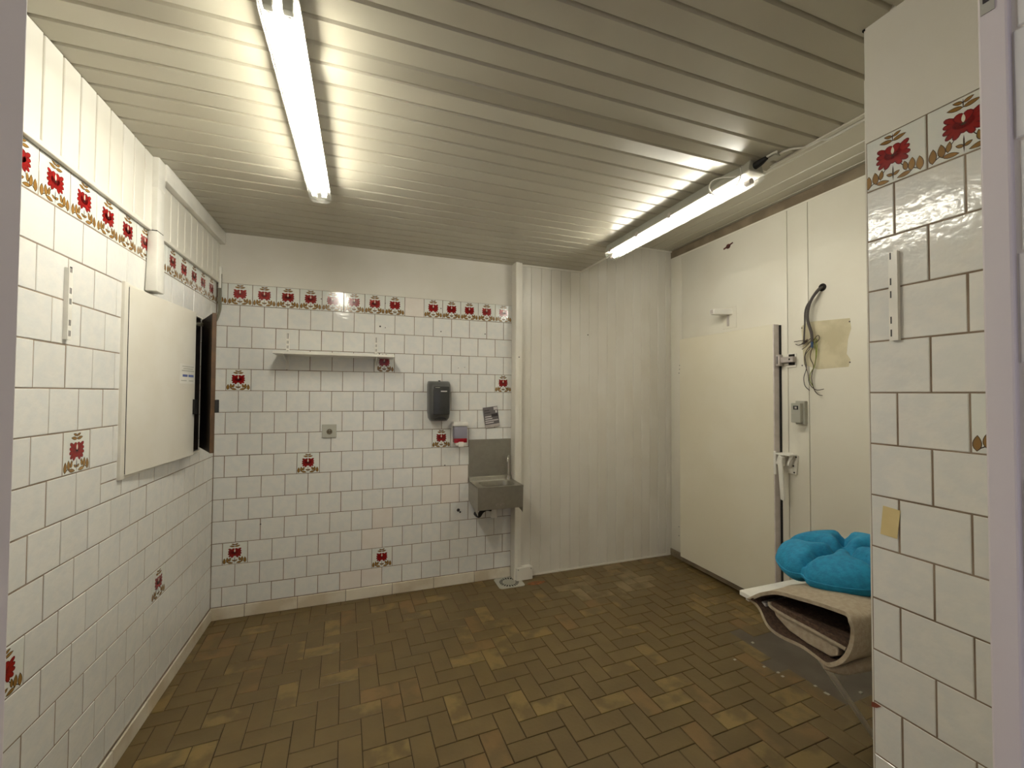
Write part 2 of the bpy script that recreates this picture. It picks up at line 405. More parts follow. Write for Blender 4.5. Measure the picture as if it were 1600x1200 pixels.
# --- panelled wall right of the tiles
YV = -.05
wv = struct(MB().box(2.2, XR+.15, YV+.008, .15, 0, ZU+.03).build('wall_back_panelled', M_pvcw), 'wall of narrow vertical white panels beside the sink', 'wall')
x = 2.252
while x < XR-.01:
    w = min(.0962, XR-.001-x) if x > 2.26 else .0985
    b = MB().prism([(x, YV+.012), (x, YV+.005), (x+.006, YV+.005), (x+.009, YV), (x+w-.0015, YV), (x+w, YV+.002), (x+w, YV+.012)], 'Z', .012, (ZC if x+w < XE else ZU)-.002)
    b.build('wall_panel', M_pvcw, wv); x += w
MB().box(2.26, XR, YV-.006, YV+.002, 0, .014).build('floor_bead', M_white, wv)
MB().box(2.255, XE, YV-.010, YV+.004, ZC-.014, ZC).build('top_bead', M_white, wv)
MB().box(XE, XR, YV-.008, YV+.004, ZU-.012, ZU).build('top_bead', M_white, wv)
for u, v in ((918.5,523.3),):
    c = on(u, v, Y=YV); MB().prism([(c.x+.006*math.cos(a), c.z+.006*math.sin(a)) for a in [q*math.pi/4 for q in range(8)]], 'Y', YV-.002, YV+.002).build('screw_hole', M_inkd, wv)
# corner post that closes the panelling
tr = struct(MB().prism([(2.192,0),(2.192,-.098),(2.196,-.104),(2.203,-.104),(2.203,-.098),(2.203,0)], 'Z', 0, ZC).box(2.203, 2.226, -.104, -.09, 0, ZC).box(2.203, 2.253, -.094, -.048, 0, ZC).build('trim_1', M_white), 'white vertical corner trim between sink and panelled wall', 'trim')
c = on(811, 558, Y=-.105); MB().prism([(c.x+.005*math.cos(a), c.z+.005*math.sin(a)) for a in [q*math.pi/4 for q in range(8)]], 'Y', -.107, -.103).build('screw_hole', M_inkd, tr)
blk = MB().box(2.207, 2.352, -.118, -.104, .002, .107).build('foot_plate', M_white, tr, .002)
for xx in (2.222, 2.337):
    MB().prism([(xx+.004*math.cos(a), .092+.004*math.sin(a)) for a in [q*math.pi/4 for q in range(8)]], 'Y', -.1195, -.1175).build('screw', M_inkd, blk)
MB().box(2.2265, 2.35, -.104, YV, 0, .10).build('foot_block', M_white, tr)

# --- cold room wall and door
wr = struct(MB().box(XR, XR+.15, YP, .15, 0, ZU+.03).build('wall_right', M_greige), 'cream cold room wall of large flat panels', 'wall')
for a, b in ((-.052, -.205), (-.205, -1.270), (-1.272, -1.420), (-1.422, YP)):
    MB().box(XR-.014, XR+.01, b+.0012, a-.0012, .062, 2.925).build('wall_panel', M_cream, wr, .0012, 1)
XW = XR-.014
box('base_strip', XW-.012, XR, YP, -.052, 0, .062, M_greige, wr)
box('top_strip', XW+.004, XR, YP, -.052, 2.925, 2.992, M_greige, wr)
box('top_bead', XW-.002, XR, YP, -.052, 2.915, 2.927, M_cream, wr)
# stained bare patch with screw holes
c0 = [on(u, v, X=XW) for u, v in ((1252,510),(1263,503),(1328,497),(1330,513),(1325,530),(1323,553),(1329,562),(1326,573),(1278,577),(1256,570))]
MB().prism([(q.y, q.z) for q in c0], 'X', XW-.0006, XW+.002).build('bare_patch', M_patch, wr)['label'] = 'bare greenish beige patch'
for u, v in ((1253,512.5),(1327.5,502.5),(1328,566),(1253.5,571),(1062,571),(1062,577),(1061,583),(1061,823),(1061,837)):
    q = on(u, v, X=XW); MB().box(XW-.0012, XW+.001, q.y-.004, q.y+.004, q.z-.004, q.z+.004).build('screw_hole', M_inkd, wr)
q = on(1138, 385, X=XW)
MB().prism([(q.y+.022*math.cos(a), q.z+.02*math.sin(a)) for a in [k*math.pi/6 for k in range(12)]], 'X', XW-.004, XW+.002).prism([(q.y-.05, q.z+.012), (q.y-.045, q.z+.022), (q.y+.05, q.z-.004), (q.y+.045, q.z-.016)], 'X', XW-.003, XW+.002).build('torn_plug', mat('dried_red', (96, 44, 32), .8, nscale=40, col2=(60, 34, 28)), wr)
q = on(1285, 449, X=XW)
MB().prism([(q.y+.026*math.cos(a), q.z+.026*math.sin(a)) for a in [k*math.pi/8 for k in range(16)]], 'X', XW-.0015, XW+.002).build('cable_hole', M_dark, wr)
HOLE = q.copy()

dr = struct(MB().box(XW-.066, XW-.008, -1.206, -.25, .062, 2.094).build('door_1', M_dcream, None, .004), 'thick cream cold room door with white lever latch', 'door')
MB().box(XW-.064, XW-.010, -1.2125, -1.203, .062, 2.093).build('edge_trim', M_edge, dr, .002)
MB().box(XW-.012, XW+.001, -1.222, -.255, .068, 2.088).build('gasket', M_black, dr)
MB().box(XW-.05, XW-.006, -1.20, -.26, .02, .062).build('threshold_seal', M_greige, dr)
MB().box(XW-.045, XW+.002, -.25, -.232, .4, .5).build('hinge', M_white, dr, .003)
MB().box(XW-.045, XW+.002, -.25, -.232, 1.78, 1.88).build('hinge', M_white, dr, .003)

# --- wall end on the right (tiled) that hides the alcove, and the doorway wall
wp = struct(MB().box(XP+.0016, XR+.15, YF-.1, YP-.0005, 0, ZT).box(XP-.0008, XR+.15, YF-.1, YP, ZT, ZC+.4).build('wall_pillar', [M_grout, M_plaster]), 'white tiled end wall beside the folding table', 'wall')
for k, pl in enumerate(wp.data.polygons): pl.material_index = 1 if k >= 6 else 0
MB().box(XP+.003, XR, YP-.002, YP+.004, 0, ZT+.2).build('return_render', M_plaster, wp)
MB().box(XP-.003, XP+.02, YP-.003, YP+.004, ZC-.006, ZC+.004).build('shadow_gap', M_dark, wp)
FP = frame((0,-1,0), (-1,0,0), (XP,0,0))
offp = 2.685-P/2                                                   # along -Y; even rows start at the corner
def pi_(u, r): return math.floor((u-(offp+(r % 2)*P/2))/P)
tile_wall(wp, FP, offp, -YP, 3.115, {(5, pi_(2.9, 5))}, rows=range(15))
t0 = [on(u, v, X=XP-.0012) for u, v in ((1380,790),(1407,798),(1402,842),(1376,834))]
MB().prism([(q.y, q.z) for q in t0], 'X', XP-.0022, XP-.0009).build('tape_strip', M_tape, wp)['label'] = 'strip of yellowed masking tape'
t0 = [on(u, v, X=XP) for u, v in ((1362,1096),(1368,1098),(1377,1104),(1370,1106),(1362,1104))]
MB().prism([(q.y, q.z) for q in t0], 'X', XP-.0012, XP+.001).build('chipped_edge', M_redchip, wp)

XN = 1.792
wf = struct(MB().box(XN+.003, XP+.01, YF-.55, YF, 0, ZC+.03).box(-.15, .70, YF-.55, YF+.02, 0, ZC+.03).box(.70, XN+.003, YF-.55, YF, 2.42, ZC+.03).build('wall_front', M_plaster), 'thick white wall around the open doorway', 'wall')
FN = frame((0,-1,0), (-1,0,0), (XN,0,0))
tile_wall(wf, FN, 3.225, 3.146, 3.66, set(), rows=range(0, 16), v_top=1.618+.1505*5, pitch=.1505, vmin=.0)
jb = struct(MB().box(XN-.006, XN+.06, -3.146, -3.116, 0, 2.42).build('trim_2', M_jamb, None, .003), 'white painted door frame edge next to tiled doorway side', 'trim')
box('strike_plate', XN-.0075, XN-.004, -3.134, -3.120, 2.11, 2.16, M_lgrey, jb)
box('strike_slot', XN-.0085, XN-.006, -3.130, -3.123, 2.125, 2.155, M_inkd, jb)
jl = struct(MB().box(.66, .758, -3.30, -3.075, 0, 2.42).build('trim_3', M_jamb, None, .003), 'grey shaded door frame post at the doorway', 'trim')

# --- skirting
def skirt(name, label, fr, joints):
    root = struct(MB().add([], []).build(name, M_skirt), label, 'baseboard')
    return root
bb = struct(MB().box(.002, 2.19, -.004, .001, 0, SK).build('baseboard_back', M_grout), 'cream tile skirting along the back wall', 'baseboard')
js = [.002]+[on(u, v, Y=-.012).x for u, v in ((381.6,958),(464.4,944),(540,931),(612.8,919),(677.8,908),(741,898))]+[2.19]
for a, b in zip(js[:-1], js[1:]): MB().box(a+.002, b-.002, -.013, 0, .001, SK-.001).build('skirting_tile', M_skirt, bb, .0015, seg=1)
bl = struct(MB().box(-.001, .004, -2.6, -.014, 0, SK).build('baseboard_left', M_grout), 'cream skirting along the left wall', 'baseboard')
a = -.014
while a > -2.6:
    MB().box(0, .013, a-.2985, a-.0015, .001, SK-.004).build('skirting_tile', M_skirt, bl, .0015, seg=1); a -= .3
MB().box(0, .004, -2.6, -.02, SK-.006, SK+.001).build('dirt_gap', M_grout, bl)

# --- ceiling
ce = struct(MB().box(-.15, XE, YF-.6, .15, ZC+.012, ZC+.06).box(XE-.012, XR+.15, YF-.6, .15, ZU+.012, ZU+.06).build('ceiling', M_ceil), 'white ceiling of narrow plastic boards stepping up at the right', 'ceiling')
seams = [-.0-.1*k-.085 for k in range(0, 18)]
seams = [0.0]+[-.085, -.187, -.289, -.391, -.492, -.593, -.694, -.795, -.895, -.997, -1.100, -1.203, -1.312, -1.414, -1.512, -1.606, -1.704, -1.809, -1.925, -1.992]
y = -2.093
while y > YF-.05: seams.append(y); y -= .1005
seams.append(YF-.05)
for k in range(len(seams)-1):
    y1, y0 = seams[k], seams[k+1]
    dz0 = dz1 = 0
    if abs(y1+1.925) < .001: dz1 = -.012; dz0 = 0           # board that bows where the two lengths of boarding meet
    if abs(y0+1.925) < .001: dz0 = -.012
    pr_ = [(y0, ZC+.012), (y0, ZC+.0115+dz0), (y0+.008, ZC+.0115+dz0), (y0+.015, ZC+dz0), (y1-.002, ZC+dz1), (y1, ZC+.003+dz1), (y1, ZC+.012)]
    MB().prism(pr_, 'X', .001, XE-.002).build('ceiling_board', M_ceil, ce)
MB().box(XE-.002, XE+.006, YF, -.05, ZC-.001, ZU+.01).build('step_fascia', M_ceil, ce)
MB().box(XE-.012, XE+.008, YP, -.055, ZC-.006, ZC+.001).build('edge_bead', M_white, ce)
xs = [XE+.006, 2.95, 3.065, 3.18, 3.295, 3.41, 3.60, 3.715, 3.825, XR]
for x0, x1 in zip(xs[:-1], xs[1:]):
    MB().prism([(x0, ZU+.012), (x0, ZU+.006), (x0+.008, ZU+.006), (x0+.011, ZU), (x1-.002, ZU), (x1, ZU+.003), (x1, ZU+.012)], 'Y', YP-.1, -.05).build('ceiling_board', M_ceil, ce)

# ================================================================== LAMPS
def lamp_twin():
    x, y0, y1 = .742, -2.225, -.975
    t = thing('fluorescent_lamp', 'twin tube ceiling lamp in a clear cover, running towards the shelf wall', 'lamp', (x, (y0+y1)/2, ZC))
    MB().box(x-.036, x+.036, y0+.02, y1-.02, 2.655, ZC+.001).build('housing', M_wplast, t, .004)
    MB().prism([(x-.052, 2.648), (x+.052, 2.648), (x+.05, 2.657), (x-.05, 2.657)], 'Y', y0+.012, y1-.012).build('reflector', M_wplast, t)
    for s in (-1, 1):
        tb = MB().tube([(x+s*.024, y0+.06, 2.628), (x+s*.024, y1-.06, 2.628)], .013, 12).build('tube', M_tube, t)
        for yy in (y0+.045, y1-.045):
            MB().box(x+s*.024-.013, x+s*.024+.013, yy-.012, yy+.012, 2.611, 2.648).build('lamp_holder', M_lgrey, t, .003)
            MB().tube([(x+s*.024, yy-.008, 2.628), (x+s*.024, yy+.022, 2.628)], .0135, 12).build('end_cap', M_alu, t)
    b = MB(); n = 10; prof = [(-.055, 2.652)]+[(-.055+.0*k, 2.652) for k in range(0)]
    prof = [(-.055, 2.652), (-.054, 2.625), (-.047, 2.607), (-.032, 2.600), (.032, 2.600), (.047, 2.607), (.054, 2.625), (.055, 2.652)]
    vs = [(x+p[0], yy, p[1]) for yy in (y0+.006, y0+.012, y1-.012, y1-.006) for p in prof]; m = len(prof)
    fs = [(l*m+q, l*m+q+1, l*m+m+q+1, l*m+m+q) for l in range(3) for q in range(m-1)]+[list(range(m)), list(range(3*m, 4*m))]
    b.add(vs, fs).build('cover', M_clear, t)
    return t
lamp_twin()
def lamp_single():
    x, y0, y1 = 2.735, -1.985, -.715
    t = thing('fluorescent_lamp', 'single tube ceiling lamp with a looped white cable along the ceiling step', 'lamp', (x, (y0+y1)/2, ZC))
    MB().prism([(x-.048, 2.642), (x+.048, 2.642), (x+.043, 2.668), (x+.034, ZC+.001), (x-.034, ZC+.001), (x-.043, 2.668)], 'Y', y0+.02, y1).build('housing', M_lgrey, t, .003)
    MB().box(x-.05, x+.05, y0+.015, y1+.005, 2.638, 2.644).build('reflector', M_wplast, t)
    MB().tube([(x, y0+.075, 2.612), (x, y1-.04, 2.612)], .0135, 12).build('tube', M_tube, t)
    for yy, d in ((y0+.062, 1), (y1-.028, -1)): MB().tube([(x, yy-.018, 2.612), (x, yy+.018, 2.612)], .0145, 12).build('end_cap', M_alu, t)
    prof = [(-.049, 2.640)]+[(-.047*math.cos(a), 2.630-.043*math.sin(a)) for a in [k*math.pi/8 for k in range(9)]]+[(.049, 2.640)]; m = len(prof)
    def ring(yy, s): return [(x+p[0]*s, yy, 2.64+(p[1]-2.64)*s) for p in prof]
    vs = ring(y0-.006, .55)+ring(y0+.006, .9)+ring(y0+.02, 1)+ring(y1-.01, 1)+ring(y1+.006, .9)+ring(y1+.014, .55)
    fs = [(l*m+q, l*m+q+1, l*m+m+q+1, l*m+m+q) for l in range(5) for q in range(m-1)]+[list(range(m)), list(range(5*m, 6*m))]
    MB().add(vs, fs).build('cover', M_clear, t)
    for yy in (-.78, -1.1, -1.42, -1.74): MB().box(x-.053, x-.046, yy-.012, yy+.012, 2.630, 2.662).build('clip', M_alu, t, .002)
    MB().tube([(x-.005, y0+.03, 2.672), (x-.005, y0-.01, 2.675), (x-.004, y0-.04, 2.68)], [.018, .016, .009], 10).build('cable_gland', M_black, t)
    loop = [on(u, v, X=xx) for u, v, xx in ((1157,262,2.70),(1158,272,2.685),(1153,286,2.675),(1142,300,2.67),(1127,307,2.668),(1113,303,2.667),(1108,293,2.667),(1113,283,2.67),(1126,278,2.675),(1143,277,2.685),(1150,276,2.69))]
    MB().tube(catmull(loop, 4), .0034, 6).build('looped_cable', M_wplast, t, smooth=True)
    run = [Vector((2.731, -2.02, 2.685)), Vector((2.75, -2.06, 2.694))]+[on(u, v, Z=2.694) for u, v in ((1208,245),(1232,234),(1262,229))]+[Vector((2.845, -2.19, 2.692)), Vector((2.866, -2.215, 2.690)), Vector((2.868, -2.3, 2.690)), Vector((2.868, -2.45, 2.690)), Vector((2.868, -2.6, 2.690))]
    MB().tube(catmull(run, 4), .0045, 6).build('supply_cable', M_wplast, t, smooth=True)
    j = on(1206, 246, Z=2.69); MB().box(j.x-.018, j.x+.018, j.y-.03, j.y+.03, 2.684, ZC+.001).build('junction_clip', M_lgrey, t, .003)
    return t
lamp_single()

# ================================================================== LEFT WALL THINGS
# slotted shelf upright (used three ways)
def upright(label, F, h, slots, group=None, cols=((-.0045, -.0018), (.0018, .0045))):
    "F: local x across, y up, z out of the wall; origin at lower end of the rail"
    b = MB(); w, d = .0105, .013
    b.prism([(-w, 0), (-w, d), (w, d), (w, 0), (w-.002, 0), (w-.002, d-.002), (-w+.002, d-.002), (-w+.002, 0)], 'Z', 0, h)
    o = thing('shelf_upright', label, 'shelf rail', F.translation, group)
    def put(mb, name, m, bev=0):
        R = Matrix(((1,0,0,0),(0,0,1,0),(0,1,0,0),(0,0,0,1)))          # prism built as x, depth, height
        me = mesh(name, [F @ (R @ v) for v in mb.v], mb.f, m)
        return link(name, me, o)
    put(b, 'rail', M_wplast)
    for z0, z1 in slots:
        for s in cols:
            q = MB().box(s[0], s[1], d-.001, d+.0006, z0, z1); put(q, 'slot', M_inkd)
    return o
sl = [(.012+.037*k*1.0, .032+.037*k) for k in range(7) if k not in (2, 5)]
upright('short slotted white upright on the tiled wall beside the cabinet hinge side', frame((0,1,0), (1,0,0), (0, -1.568, 1.753)), .249, sl)
upright('short slotted white shelf upright on the wall end by the doorway', frame((0,-1,0), (-1,0,0), (XP, -2.686, 1.733)), .256, sl, None, ((-.007, -.0038),))

# electrical cabinet in the niche
cb = thing('electrical_cabinet', 'recessed wall cabinet with white door ajar and brown inner leaf', 'cabinet', (0, (NY0+NY1)/2, NZ0))
MB().box(-.148, -.14, NY0, NY1, NZ0, NZ1).box(-.148, -.002, NY0, NY0+.008, NZ0, NZ1).box(-.148, -.002, NY1-.008, NY1, NZ0, NZ1).box(-.148, -.002, NY0, NY1, NZ0, NZ0+.008).box(-.148, -.002, NY0, NY1, NZ1-.008, NZ1).build('body', M_woodshade, cb)
MB().box(-.004, .012, NY0-.004, NY0+.028, NZ0-.008, NZ1+.006).box(-.004, .008, NY0+.028, NY1, NZ0-.008, NZ0+.004).box(-.004, .008, NY0+.028, NY1, NZ1-.004, NZ1+.004).build('frame', M_white, cb, .002)
def slab(p, q, th, z0, z1):
    "upright panel from p to q (xy), thickness th to the left of p->q"
    p, q = Vector(p), Vector(q); d = (q-p).normalized(); n = Vector((-d.y, d.x))*th
    return [tuple(p), tuple(q), tuple(q+n), tuple(p+n)]
h0, h1 = (.014, -1.182), (.062, -.562)
door = MB().prism(slab(h0, h1, .018, 0, 0), 'Z', NZ0+.006, NZ1-.006).build('door', M_white, cb, .0015, seg=1); door['label'] = 'white painted door leaf standing ajar'
MB().box(.0005, .0135, NY0+.0262, NY0+.0292, NZ0+.012, NZ1-.012).build('hinge_gap', M_dark, cb)
d = (Vector(h1)-Vector(h0)).normalized(); nrm = Vector((d.y, -d.x))
def onleaf(s, z, off): p_ = Vector(h0)+d*s+nrm*off; return (p_.x, p_.y, z)
def leafquad(s0, s1, z0, z1, off, m, name, par):
    return link(name, mesh(name, [onleaf(s0,z0,off), onleaf(s1,z0,off), onleaf(s1,z1,off), onleaf(s0,z1,off)], [(0,1,2,3)], m), par)
st = leafquad(.445, .612, 1.620, 1.728, .0006, M_wplast, 'sticker', door)
for k, (a, b, z, hh) in enumerate(((.47,.60,1.712,.004),(.48,.59,1.700,.004),(.465,.605,1.688,.005),(.475,.53,1.657,.013),(.54,.60,1.657,.013),(.46,.52,1.634,.004),(.545,.60,1.634,.004))):
    leafquad(a, b, z, z+hh, .0010, M_inkb if k in (3,4) else M_lgrey, 'print_line', door)
MB().prism([onleaf(.598,0,.0)[:2], onleaf(.632,0,.0)[:2], onleaf(.632,0,.012)[:2], onleaf(.598,0,.012)[:2]], 'Z', 1.447, 1.532).build('latch_plate', M_black, door, .001, seg=1)
e0, e1 = (.004, -.288), (.150, -.600)
lf2 = MB().prism(slab(e0, e1, .020, 0, 0), 'Z', 1.225, 2.03).build('inner_leaf', M_woodshade, cb, .002, seg=1); lf2['label'] = 'brown stained narrow leaf swung open'  # shade on the leaf's inner face is painted into its dark colour
dd = (Vector(e1)-Vector(e0)).normalized(); n2 = Vector((-dd.y, dd.x))
MB().prism([tuple(Vector(e1)-dd*.004), tuple(Vector(e1)+dd*.004), tuple(Vector(e1)+dd*.004+n2*.021), tuple(Vector(e1)-dd*.004+n2*.021)], 'Z', 1.224, 2.031).build('edge_lipping', M_wood, lf2, .001, seg=1)
q0 = Vector(e1)-dd*.02
MB().prism([tuple(q0+n2*.020), tuple(q0+n2*.020+dd*.03), tuple(q0+n2*.040+dd*.03), tuple(q0+n2*.040)], 'Z', 1.455, 1.53).build('latch_plate', M_black, lf2, .001, seg=1)

# trunking from cabinet to ceiling and along it
tk = thing('cable_trunking', 'white plastic cable trunking rising from the cabinet and running along the ceiling corner', 'trunking', (.018, -.968, NZ1))
tk1 = MB().box(.0005, .037, -1.006, -.932, 2.345, ZC-.001).build('riser', M_wplast, tk, .006, smooth=True)
vs = []
for z, dy, dx in ((2.343, 0, 0), (2.05, -.022, .012)):
    vs += [(.0005+dx*.2, -1.006+dy, z), (.039+dx, -1.006+dy, z), (.039+dx, -.932+dy*.6, z), (.0005+dx*.2, -.932+dy*.6, z)]
MB().add(vs, [(3,2,1,0),(4,5,6,7),(0,1,5,4),(1,2,6,5),(2,3,7,6),(3,0,4,7)]).build('lower_riser', M_wplast, tk, .005, smooth=True)
MB().box(.003, .036, -1.003, -.935, 2.3415, 2.3465).build('joint_gap', M_dark, tk)
MB().box(.012, .049, -.945, -.002, 2.612, ZC-.001).build('ceiling_run', M_wplast, tk, .006, smooth=True)
MB().box(.0005, .040, -1.008, -.930, 2.55, ZC).build('elbow_cover', M_wplast, tk, .007, smooth=True)

# grey cables looping from the corner into the cabinet
cbl = thing('power_cable', 'pair of grey cables looping from the room corner into the cabinet', 'cable', (.02, -.03, 2.2))
for k in range(2):
    o_ = .012*k
    pts = [(.016+o_, -.016, 2.40), (.016+o_, -.016, 2.30), (.018+o_, -.02, 2.22), (.03+o_*.5, -.05, 2.14), (.035, -.13, 2.06-.01*k), (.03, -.25, 2.015-.012*k), (.018, -.36, 1.998-.01*k), (.012, -.43, 1.985)]
    MB().tube(catmull(pts, 6), .0065, 8).build('cable', M_cable2, cbl, smooth=True)
MB().tube([(.022, -.016, 2.30), (.022, -.016, 2.45)], .011, 10).build('conduit_sleeve', M_wplast, cbl, smooth=True)

# ================================================================== BACK WALL THINGS
upA = upright('slotted white shelf upright at the shelf end with only plain tiles', frame((1,0,0), (0,-1,0), (.450, 0, 1.742)), .268, [(z, z+.02) for z in (.12, .155, .19, .225, .245)], 'uprights of the wall shelf')
upB = upright('slotted white shelf upright beside the flower tile under the shelf', frame((1,0,0), (0,-1,0), (1.066, 0, 1.742)), .268, [(z, z+.02) for z in (.12, .155, .19, .225, .245)], 'uprights of the wall shelf')
sh_ = thing('wall_shelf', 'white wall shelf on two slotted uprights above the socket', 'shelf', (.79, -.1, 1.842))
MB().box(.386, 1.192, -.205, -.014, 1.841, 1.859).build('board', M_wplast, sh_, .0015, seg=1)
for xx in (.450, 1.066):
    MB().prism([(-.013, 1.841), (-.190, 1.841), (-.190, 1.832), (-.03, 1.790), (-.013, 1.79)], 'X', xx-.0025, xx+.0025).build('bracket', M_wplast, sh_)

ds = thing('paper_towel_dispenser', 'dark grey paper towel dispenser with smoked front on the tiles', 'dispenser', (1.553, -.07, 1.36))
vs = []; rings = [(1.352, -.085, .066), (1.375, -.118, .080), (1.42, -.132, .086), (1.60, -.134, .089), (1.645, -.122, .088), (1.665, -.095, .084), (1.672, -.05, .080)]
n = 14
for z, dep, hw in rings:
    pr0 = [(-hw, 0), (-hw, dep*.6), (-hw+.006, dep*.82), (-hw+.022, dep*.96), (-hw*.45, dep), (0, dep*1.02), (hw*.45, dep), (hw-.022, dep*.96), (hw-.006, dep*.82), (hw, dep*.6), (hw, 0)]
    vs += [(1.553+a, min(-.001, b_), z) for a, b_ in pr0]
m = 11
fs = [(l*m+q, l*m+(q+1) % m, l*m+m+(q+1) % m, l*m+m+q) for l in range(len(rings)-1) for q in range(m)]+[list(range(m))[::-1], list(range((len(rings)-1)*m, len(rings)*m))]
MB().add(vs, fs).build('body', M_grey, ds, smooth=True)
MB().box(1.496, 1.622, -.1395, -.13, 1.405, 1.628).build('front_window', M_greyd, ds, .004, smooth=True)
MB().box(1.553, 1.602, -.1410, -.139, 1.586, 1.594).build('brand_mark', M_ink, ds)
MB().box(1.51, 1.545, -.1408, -.139, 1.618, 1.621).build('print_line', M_lgrey, ds)
MB().prism([(1.553+.048*math.cos(a), 1.366+.022*math.sin(a)) for a in [k*math.pi/8 for k in range(9)]], 'Y', -.128, -.09).build('paper_slot', M_black, ds)
MB().tube([(1.545, -.06, 1.673), (1.562, -.06, 1.673)], .005, 8).build('lock', M_greyd, ds)

sp = thing('soap_dispenser', 'clear soap dispenser with red soap and white push lever above the sink', 'dispenser', (1.728, -.045, 1.135))
MB().box(1.668, 1.788, -.012, -.001, 1.15, 1.338).build('back_plate', M_wplast, sp, .003)
MB().box(1.668, 1.788, -.092, -.010, 1.305, 1.342).build('cap', M_wplast, sp, .009, smooth=True)
MB().box(1.674, 1.782, -.088, -.012, 1.206, 1.305).build('tank', M_soap, sp, .006, smooth=True)
MB().box(1.675, 1.781, -.087, -.013, 1.172, 1.208).build('red_soap', M_soapred, sp, .004, smooth=True)
MB().box(1.690, 1.768, -.086, -.012, 1.150, 1.176).build('lower_collar', M_wplast, sp, .004)
MB().box(1.708, 1.752, -.100, -.05, 1.140, 1.180).build('push_lever', M_wplast, sp, .006, smooth=True)

lt = thing('leaflet_holder', 'tilted dark grey notice with white lines above the sink', 'notice', (2.01, -.01, 1.28))
Pq = [Vector((1.934,1.452)), Vector((2.062,1.468)), Vector((2.086,1.300)), Vector((1.958,1.281))]
def nq(a, b): return Pq[3]*(1-a)*(1-b)+Pq[2]*a*(1-b)+Pq[0]*(1-a)*b+Pq[1]*a*b
def nbar(a0, a1, b0, b1, m, name, y0, y1): return MB().prism([tuple(nq(*t)) for t in ((a0,b0),(a1,b0),(a1,b1),(a0,b1))], 'Y', y0, y1).build(name, m, lt)
nbar(0, 1, 0, 1, M_paper, 'card', -.008, -.001)
nbar(0, 1, -.01, .13, M_alu, 'pocket', -.012, -.007)
for a0, a1, b0, b1, mm in ((.05,.62,.20,.25,M_ink),(.05,.95,.30,.345,M_ink),(.07,.55,.40,.45,M_ink),(.07,.5,.51,.555,M_ink),(.07,.45,.70,.74,M_inkd),(.07,.40,.82,.86,M_inkd),(.52,.96,.50,.64,M_inkd),(.72,.98,.83,.97,M_ink),(.82,.93,.68,.80,M_ink)):
    nbar(a0, a1, b0, b1, mm, 'print_mark', -.0086, -.0078)

so = thing('wall_socket', 'square grey wall socket on the tiles below the shelf', 'socket', (.738, -.006, 1.236))
MB().box(.688, .788, -.012, -.0005, 1.236, 1.336).build('plate', M_lgrey, so, .004)
def disc(cx, cz, r, n=20): return [(cx+r*math.cos(2*math.pi*k/n), cz+r*math.sin(2*math.pi*k/n)) for k in range(n)]
MB().prism(disc(.740, 1.281, .024), 'Y', -.0135, -.011).build('rim', M_lgrey, so)
MB().prism(disc(.740, 1.281, .0205), 'Y', -.0142, -.0128).build('recess', mat('socket_recess', (112, 100, 78), .5), so)
for ax, az in ((-.0095, 0), (.0095, 0)): MB().prism(disc(.740+ax, 1.279+az, .0035, 8), 'Y', -.0150, -.0138).build('contact_hole', M_black, so)
MB().tube([(.740, -.012, 1.292), (.740, -.022, 1.292)], .003, 8).build('earth_pin', M_metal, so)

# ---- hand wash sink
sk = thing('hand_sink', 'stainless steel wall hung hand basin with tall splashback', 'sink', (2.0, -.15, .66))
X0, X1, Y1, ZD = 1.816, 2.188, -.306, .846
MB().box(X0, X1, -.006, -.0005, .872, 1.186).build('splashback', M_metal, sk, .001, seg=1)
MB().prism([(-.0005, .874), (-.007, .874), (-.024, .869), (-.030, ZD), (-.026, ZD-.004), (-.0005, .842)], 'X', X0, X1).build('rear_ledge', M_metal, sk)
# deck with a rounded bowl
bx0, bx1, by0, by1 = X0+.052, X1-.048, -.285, -.078
def rr(x0, x1, y0, y1, r, n=6):
    o = []
    for cx, cy, a0 in ((x1-r, y1-r, 0), (x0+r, y1-r, 90), (x0+r, y0+r, 180), (x1-r, y0+r, 270)):
        o += [(cx+r*math.cos(math.radians(a0+90*k/n)), cy+r*math.sin(math.radians(a0+90*k/n))) for k in range(n+1)]
    return o
rim = rr(bx0, bx1, by0, by1, .055); m = len(rim); cx, cy = (bx0+bx1)/2, (by0+by1)/2
outer = []
for (a, b_) in rim:
    dx, dy = a-cx, b_-cy; s_ = min((X1-cx)/abs(dx) if dx > 1e-6 else ((cx-X0)/abs(dx) if dx < -1e-6 else 9), ((-.028)-cy)/dy if dy > 1e-6 else ((cy-Y1)/abs(dy) if dy < -1e-6 else 9))
    outer.append((cx+dx*s_, cy+dy*s_))
vs = [(a, b_, ZD) for a, b_ in outer]+[(a, b_, ZD) for a, b_ in rim]
for sc, z in ((.985, ZD-.006), (.95, ZD-.06), (.86, ZD-.105), (.60, ZD-.125), (.12, ZD-.130)): vs += [(cx+(a-cx)*sc, cy+(b_-cy)*sc, z) for a, b_ in rim]
nr = 7
fs = [(l*m+q, l*m+(q+1) % m, l*m+m+(q+1) % m, l*m+m+q) for l in range(nr-1) for q in range(m)]+[list(range((nr-1)*m, nr*m))]
MB().add(vs, fs).build('bowl', M_metal, sk, smooth=True)
